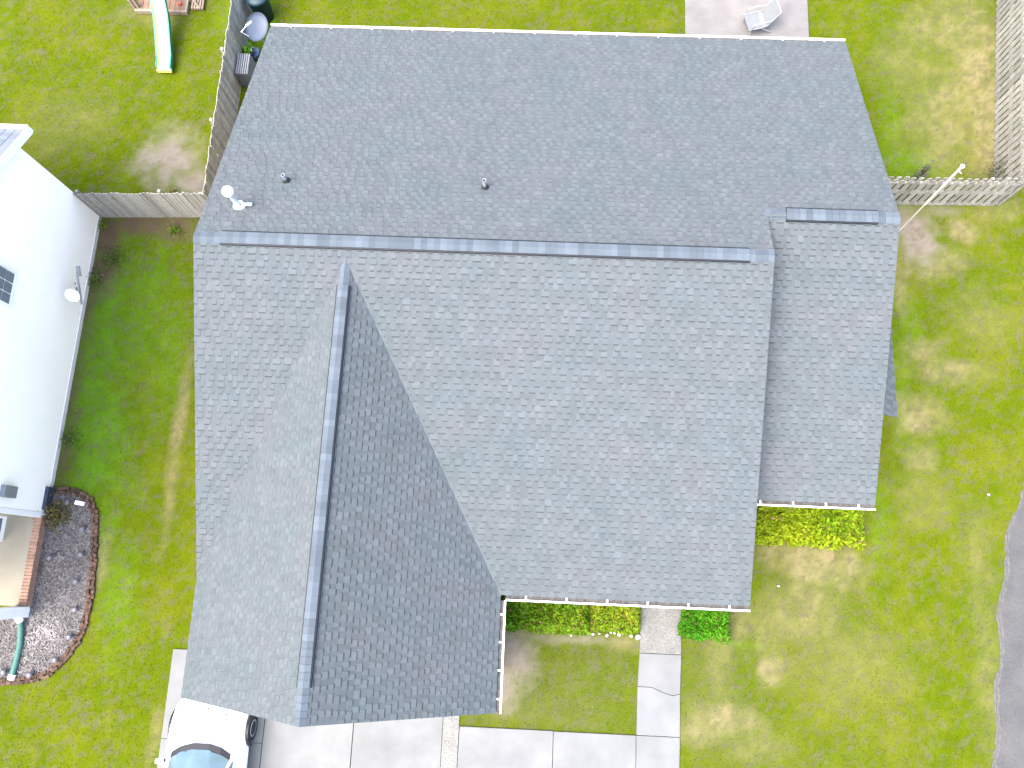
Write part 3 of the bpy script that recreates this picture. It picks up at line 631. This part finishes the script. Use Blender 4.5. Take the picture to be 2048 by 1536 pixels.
# ------------------------------------------------------------------ patio chair
cc = Vector((6.76,17.36,.045)); R_ = Matrix.Translation(cc) @ Matrix.Rotation(math.radians(105),4,'Z')   # local +Y = facing
chr_ = thing('patio_chair', cc, 'pale grey sling lounge chair alone on the back patio', 'chair')
def rp_(x, y, z): return R_ @ Vector((x, y, z))
b = MB()
prof = [(.44,.37),(.22,.34),(-.02,.33),(-.16,.38)]
def ribbon(pr, wd, th=.02):
    b = MB(); vs = []
    for y, z in pr: vs += [rp_(-wd,y,z), rp_(wd,y,z), rp_(wd,y,z-th), rp_(-wd,y,z-th)]
    f = []
    for i in range(len(pr)-1):
        for k in range(4): f.append((i*4+k, i*4+(k+1) % 4, i*4+4+(k+1) % 4, i*4+4+k))
    f += [(3,2,1,0), tuple(range(len(vs)-4, len(vs)))]; return b.add(vs, f)
ribbon(prof, .27).build('seat', M['chair'], chr_); ribbon([(-.165,.39),(-.30,.62),(-.44,.90)], .27).build('backrest', M['chair'], chr_)
for sx in (-1, 1):
    x = sx*.295
    MB().tube([rp_(x,.45,.36), rp_(x,.2,.335), rp_(x,-.15,.37), rp_(x,-.45,.91)], .016, 8).build('side_frame', M['chairframe'], chr_)
    MB().tube([rp_(x,.36,.0), rp_(x*1.05,.34,.56), rp_(x*1.05,.05,.60), rp_(x*1.02,-.27,.57)], .016, 8).build('armrest', M['chairframe'], chr_)
    MB().tube([rp_(x,.05,.34), rp_(x,-.42,.0)], .016, 8).build('leg', M['chairframe'], chr_)
MB().tube([rp_(-.295,-.45,.91), rp_(.295,-.45,.91)], .018, 8).build('head_bar', M['chairframe'], chr_)

# ------------------------------------------------------------------ playset with slide
ps = thing('playset', (-12.3,17.5,0), 'wooden playset with long wavy cream slide edged in green', 'playset')
sl_pts = [(-12.13,15.13,.16),(-12.15,15.5,.18),(-12.17,15.9,.34),(-12.2,16.3,.48),(-12.24,16.7,.62),(-12.28,17.0,.82),(-12.29,17.25,1.02),(-12.3,17.6,1.15),(-12.3,18.4,1.2)]
sl_pts = [Vector(p) for p in sl_pts]
def sweep(off0, off1, z0, z1, flat=False):
    vs = []
    for p in sl_pts: vs += [p+Vector((off0,0,z0)), p+Vector((off1,0,z0)), p+Vector((off1,0,z1)), p+Vector((off0,0,z1))]
    f = [(i*4+k, i*4+(k+1) % 4, i*4+4+(k+1) % 4, i*4+4+k) for i in range(len(sl_pts)-1) for k in range(4)]; f += [(3,2,1,0), tuple(range(len(vs)-4, len(vs)))]
    return MB().add(vs, f)
slo = sweep(-.185,.185,-.02,.02).build('slide', M['slide'], ps)
sweep(-.205,-.187,-.03,.10).build('inner_wall', M['slideyel'], slo); sweep(-.25,-.207,-.05,.13).build('side_rail', M['slidegreen'], slo); sweep(.187,.245,-.05,.13).build('side_rail', M['slidegreen'], slo)
MB().box((-12.36,15.06,.10),(-11.9,15.12,.2)).build('slide_lip', M['slideyel'], slo)
MB().box((-13.45,17.27,.02),(-11.72,17.36,.16)).build('front_beam', M['lightwood'], ps); MB().box((-11.80,17.37,.02),(-11.72,19,.16)).build('side_beam', M['lightwood'], ps)
for k in range(9):
    x = -13.40+k*.178; MB().box((x,17.37,.02),(x+.165,19.2,.10), random.uniform(.8,1.2)).build('deck_board', M['playwood'], ps)
for x in (-13.56,-13.42): MB().box((x,17.42,0),(x+.09,17.52,1.3), 1.1).build('post', M['lightwood'], ps)
MB().box((-11.76,17.75,0),(-11.66,17.85,1.4)).build('post', M['lightwood'], ps)
for k in range(5): MB().box((-11.62+k*.085,17.45,.05+.0*k),(-11.565+k*.085,18.9,.13), random.uniform(.8,1.2)).build('step_board', M['lightwood'], ps)
MB().tube([(-11.7,17.85,.5),(-11.35,17.5,.12)], .03, 6).build('brace', M['lightwood'], ps)
for p in ((-12.0,17.6),(-11.95,17.9),(-12.65,17.7)): MB().box((p[0]-.05,p[1]-.04,.1),(p[0]+.05,p[1]+.05,.16)).build('red_handhold', M['redplay'], ps)

# ------------------------------------------------------------------ things beside the long fence
d0 = Vector((-8.98,16.1,1.05))
sdh = thing('satellite_dish', (-9.2,16.3,0), 'large grey oval satellite dish on a short post by the fence', 'satellite dish')
dish_mesh(d0, (.30,-.42,.86), .33, .44, .07, (0,-.9,.4)).build('reflector', M['dish'], sdh, True)
MB().tube([(-9.05,16.25,0),(-9.05,16.25,.95)], .035, 10).build('mast', M['grey'], sdh)
MB().box((-9.13,16.17,.86),(-8.97,16.33,1.0)).build('mount_bracket', M['grey'], sdh)
MB().tube([d0+Vector((-.2,-.33,.0)), d0+Vector((-.33,-.40,.28)), d0+Vector((-.10,-.22,.42))], .012, 8).build('feed_arm', M['white'], sdh)
MB().tube([d0+Vector((-.16,-.27,.40)), d0+Vector((.0,-.13,.42))], .03, 10).build('receiver', M['white'], sdh)
bn = at(512,-8,.95); wb = thing('wheeled_bin', (bn.x,bn.y,0), 'dark teal plastic rubbish bin beside the fence at the top', 'bin')
MB().lathe((bn.x,bn.y,0), [(.27,.0),(.34,.88),(.37,.9),(.37,.95)], 20).build('body', M['bin'], wb, True); MB().lathe((bn.x,bn.y,.95), [(.385,0),(.385,.03),(.3,.09),(.01,.11)], 20).build('lid', M['bin'], wb, True)
MB().box((bn.x-.15,bn.y-.04,1.05),(bn.x+.15,bn.y-.01,1.085)).build('handle', M['bin'], wb); MB().box((bn.x-.15,bn.y+.06,1.045),(bn.x+.15,bn.y+.09,1.08)).build('handle', M['bin'], wb)
lw = MB().lathe((-9.22,16.78,0), [(.06,0),(.14,.05),(.15,.55),(.10,.62),(.04,.64)], 12).build('gas_bottle', M['grey'], smooth=True); tag(lw, 'pale grey gas bottle standing between the rubbish bin and the big dish', 'gas bottle')
acx, acy = -9.38, 15.02; ac = thing('air_conditioner', (acx,acy,0), 'grey ribbed air conditioning condenser between the fence and roof', 'air conditioner')
MB().box((acx-.2,acy-.36,.05),(acx+.2,acy+.36,.72)).build('cabinet', M['ac'], ac, bevel=.02)
for k in range(6): MB().box((acx-.19+k*.066,acy-.355,.722),(acx-.155+k*.066,acy+.355,.745)).build('grille_bar', M['grey'], ac)
for k in range(8): MB().box((acx-.205,acy-.34,.1+k*.075),(acx+.205,acy+.34,.13+k*.075)).build('louver', M['grey'], ac)
pc = at(492,99,.4); pp = thing('potted_plant', (pc.x,pc.y,0), 'small green potted plant in black pot below the big dish', 'potted plant')
MB().lathe((pc.x,pc.y,0), [(.12,0),(.17,.28),(.18,.3),(.15,.28)], 14).build('pot', M['pot'], pp, True)
q, cols = leaf_arrays(70, np.c_[pc.x+rng.normal(0,.09,70), pc.y+rng.normal(0,.09,70), .32+np.abs(rng.normal(0,.1,70))], .06, np.array([[.08,.2,.015]])*rng.uniform(.6,1.4,(70,1))); build_leaves('leaves', q, cols, pp)
pc = at(508,108,.2); tub = MB().lathe((pc.x,pc.y,0), [(.13,0),(.19,.28),(.2,.3),(.17,.27),(.12,.05)], 16).build('blue_tub', M['bluepot'], smooth=True); tag(tub, 'blue plastic tub beside the black potted plant at the roof edge', 'tub')

# ------------------------------------------------------------------ white car (nose to the garage)
CX, CY0 = -7.86, -3.36
car = thing('car', (CX, CY0-2.3, .045), 'white car parked nose first under the garage eave', 'car')
zb = .045
# stations front to back: y, half width, z at centre of the top surface, z of the shoulder
ST = [(0,.55,.62,.60),(-.06,.76,.74,.70),(-.25,.90,.86,.80),(-.6,.955,.95,.87),(-1.0,.97,1.02,.92),(-1.28,.975,1.06,.95),(-2.0,.985,1.08,.98),(-3.2,.985,1.09,.99),(-4.2,.96,1.08,.99),(-4.55,.88,1.0,.93),(-4.62,.7,.7,.65)]
def ring(y, hw, zc, zs, low=.24):
    pr = [(-1,low+.1),(-1.0,.50),(-.995,zs-.10),(-.955,zs),(-.80,zs+(zc-zs)*.55),(-.4,zc-.01),(0,zc),(.4,zc-.01),(.80,zs+(zc-zs)*.55),(.955,zs),(.995,zs-.10),(1.0,.50),(1,low+.1),(.9,low),(-.9,low)]
    return [(CX+a*hw, CY0+y, min(z, zc) + zb) for a, z in pr]
vs = []; n = 15
for s in ST: vs += ring(*s)
fs = [(i*n+k, i*n+(k+1) % n, (i+1)*n+(k+1) % n, (i+1)*n+k) for i in range(len(ST)-1) for k in range(n)] + [tuple(range(n))[::-1], tuple(range((len(ST)-1)*n, len(ST)*n))]
body = MB().add(vs, fs).build('body', M['car'], car, True)
m_ = body.modifiers.new('sub', 'SUBSURF'); m_.levels = m_.render_levels = 1
# cabin: roof, windscreen, side glass
def pt3(x, y, z): return Vector((CX+x, CY0+y, z+zb))
cowl = [(-.74,-1.42,1.03),(-.5,-1.27,1.075),(-.2,-1.19,1.095),(.2,-1.19,1.095),(.5,-1.27,1.075),(.74,-1.42,1.03)]
head = [(-.60,-2.12,1.56),(-.42,-2.05,1.585),(-.16,-2.0,1.60),(.16,-2.0,1.60),(.42,-2.05,1.585),(.60,-2.12,1.56)]
g = MB(); vs = [pt3(*p) for p in cowl]+[pt3(*p) for p in head]; vs += [p+Vector((0,-.02,-.02)) for p in vs]
g.add(vs, [(k, k+1, 7+k, 6+k) for k in range(5)]+[(12+k, 18+k, 19+k, 13+k) for k in range(5)]); ws = g.build('windscreen', M['carglass'], car, True)
c2 = MB()
for k in range(5):
    a, b2 = Vector(cowl[k]), Vector(cowl[k+1]); c2.add([pt3(*a)+Vector((0,.085,.0)), pt3(*b2)+Vector((0,.085,.0)), pt3(*b2)+Vector((0,-.055,.035)), pt3(*a)+Vector((0,-.055,.035))], [(0,1,2,3)])
c2.build('cowl_trim', M['carblack'], ws)
for x0, y0, x1, y1 in ((-.62,-1.40,-.08,-1.27),(.02,-1.26,.58,-1.36)): MB().tube([pt3(x0,y0,1.085), pt3((x0+x1)/2,(y0+y1)/2+.03,1.125), pt3(x1,y1,1.10)], .012, 6).build('wiper', M['carblack'], ws)
cab = MB(); vs = [pt3(*p) for p in head]+[pt3(x*1.0, -3.6, z-.02) for x, y, z in head]+[pt3(x*.95, -4.1, z-.16) for x, y, z in head]
vs += [p-Vector((0,0,.04)) for p in vs]
fs = [(i*6+k, i*6+k+1, i*6+7+k, i*6+6+k) for i in range(2) for k in range(5)]; fs += [tuple(18+i for i in f)[::-1] for f in fs]; fs += [(0,18,19,1),(1,19,20,2),(2,20,21,3),(3,21,22,4),(4,22,23,5)]
fs += [(0,6,24,18),(6,12,30,24),(5,23,29,11),(11,29,35,17)]
cab.add(vs, fs).build('cabin_roof', M['car'], car, True)
for sx in (-1, 1):
    MB().tube([pt3(sx*.79,-1.40,1.01), pt3(sx*.63,-2.1,1.55)], .035, 8).build('pillar', M['car'], car)
    sg = MB().add([pt3(sx*.82,-1.50,1.03), pt3(sx*.65,-2.12,1.54), pt3(sx*.65,-3.6,1.52), pt3(sx*.84,-3.9,1.04), pt3(sx*.80,-1.50,1.03), pt3(sx*.63,-2.12,1.54), pt3(sx*.63,-3.6,1.52), pt3(sx*.82,-3.9,1.04)], [(0,1,2,3),(7,6,5,4),(0,4,5,1),(1,5,6,2),(2,6,7,3),(3,7,4,0)])
    sg.build('side_window', M['carglass'], car)
    mr = MB().box((CX+sx*1.0-.09,CY0-1.62,zb+1.0),(CX+sx*1.0+.09,CY0-1.50,zb+1.13)).build('wing_mirror', M['car'], car, bevel=.03)
    MB().box((CX+sx*.93-.04,CY0-1.60,zb+.95),(CX+sx*.93+.04,CY0-1.53,zb+1.01)).build('mirror_foot', M['carblack'], mr)
    MB().add([pt3(sx*.70,-.10,.70), pt3(sx*.93,-.42,.74), pt3(sx*.93,-.44,.85), pt3(sx*.70,-.14,.80)], [(0,1,2,3),(3,2,1,0)]).build('headlight', M['lens'], car)
    for wy in (-.84,-3.72):
        Rw = Matrix.Rotation(math.pi/2, 3, 'Y')
        arch = MB()
        K = 18; vs = []
        for k in range(K+1):
            a = math.pi*k/K; vs += [pt3(sx*.955, wy+math.cos(a)*.345, .34+math.sin(a)*.345), pt3(sx*1.012, wy+math.cos(a)*.345, .34+math.sin(a)*.345), pt3(sx*1.022, wy+math.cos(a)*.43, .34+math.sin(a)*.43), pt3(sx*.955, wy+math.cos(a)*.43, .34+math.sin(a)*.43)]
        arch.add(vs, [(i*4+k, i*4+(k+1) % 4, i*4+4+(k+1) % 4, i*4+4+k) for i in range(K) for k in range(4)]).build('wheel_arch', M['carblack'], car)
        wc = pt3(sx*.90, wy, .33); w_ = MB().lathe(wc, [(.20,-.11),(.31,-.115),(.33,-.08),(.33,.08),(.31,.115),(.20,.11)], 24, M=Rw).build('wheel', M['tyre'], car, True)
        MB().lathe(wc+Vector((sx*.085,0,0)), [(.04,-.03),(.205,-.028),(.205,.03),(.12,.012),(.03,.02)], 20, M=Rw if sx > 0 else Matrix.Rotation(-math.pi/2, 3, 'Y')).build('rim', M['rim'], w_, True)
for px, py in ((416,1417),(452,1429)):
    p = at(px, py, zb+.93); MB().lathe((p.x,p.y,p.z-.03), [(.02,0),(.022,.03),(.015,.045)], 10).build('washer_nozzle', M['carblack'], car)
hs = MB()
for sx in (-1, 1):
    for a, c in (((.84,-.3,.845),(.86,-.8,.955)),((.86,-.8,.955),(.85,-1.35,1.025))): pass
MB().tube([pt3(-.55,-.11,.79), pt3(.55,-.11,.79)], .012, 6).build('bonnet_seam', M['carblack'], car)

# ------------------------------------------------------------------ grass blades (short lawn in view)
n = 330000; bx, by = rng.uniform(-17.5, 15.5, n), rng.uniform(-6.2, 19.5, n)
def inbox(x0, x1, y0, y1): return (bx > x0) & (bx < x1) & (by > y0) & (by < y1)
bad = inbox(-7.5,5,-.1,14.4) | inbox(4.9,8.05,2.3,14.4) | inbox(-7.5,-.93,-2.8,0) | inbox(-9.37,-1.55,-7,-2.4) | inbox(-1.57,3.05,-7,-3.96) | inbox(3.03,4.2,-7,.4) | inbox(4.46,8.44,14,20) | inbox(-23,-13.40,-1.8,10.1) | inbox(-13.42,-11.7,17.3,20) 
edge = np.interp(by, [-7,-4.35,-1.45,.36,1.7,2.95,4.4], [12.1,12.21,12.6,12.87,13.21,13.72,14.6]); bad |= (bx > edge-.1) & (by < 4.5)
pg = [(p[0], p[1]) for p in poly]; near = np.where(inbox(-16,-11.7,-3.6,1.9) & ~bad)[0]
for k in near:
    if inside(bx[k], by[k], pg): bad[k] = True
bx, by = bx[~bad], by[~bad]; c, bare = lawn(bx, by); keepm = rng.random(len(bx)) > bare*.93; bx, by, c = bx[keepm], by[keepm], c[keepm]; n = len(bx)
c = c*rng.uniform(.74, 1.28, (n, 1)); dry = rng.random(n) < .06; c[dry] = c[dry]*.5+np.array([.13,.12,.05])*.5
a = rng.uniform(0, 6.283, n); hgt = rng.uniform(.008, .026, n); wd = rng.uniform(.006, .014, n); ln = rng.uniform(.025, .065, n); b2 = rng.uniform(0, 6.283, n)
vv = np.stack([np.c_[bx-np.cos(a)*wd, by-np.sin(a)*wd, np.zeros(n)], np.c_[bx+np.cos(a)*wd, by+np.sin(a)*wd, np.zeros(n)], np.c_[bx+np.cos(b2)*ln, by+np.sin(b2)*ln, hgt]], 1).reshape(-1, 3)
me = bpy.data.meshes.new('grass'); me.vertices.add(3*n); me.vertices.foreach_set('co', vv.astype(np.float32).ravel()); me.loops.add(3*n); me.loops.foreach_set('vertex_index', np.arange(3*n, dtype=np.int32))
me.polygons.add(n); me.polygons.foreach_set('loop_start', np.arange(0, 3*n, 3, dtype=np.int32)); me.update(calc_edges=True); rgb_attr(me, c, 'FACE'); me.materials.append(M['blade'])
o = bpy.data.objects.new('grass', me); COL.objects.link(o); tag(o, 'short mown grass blades covering the lawn', 'grass', kind='stuff')
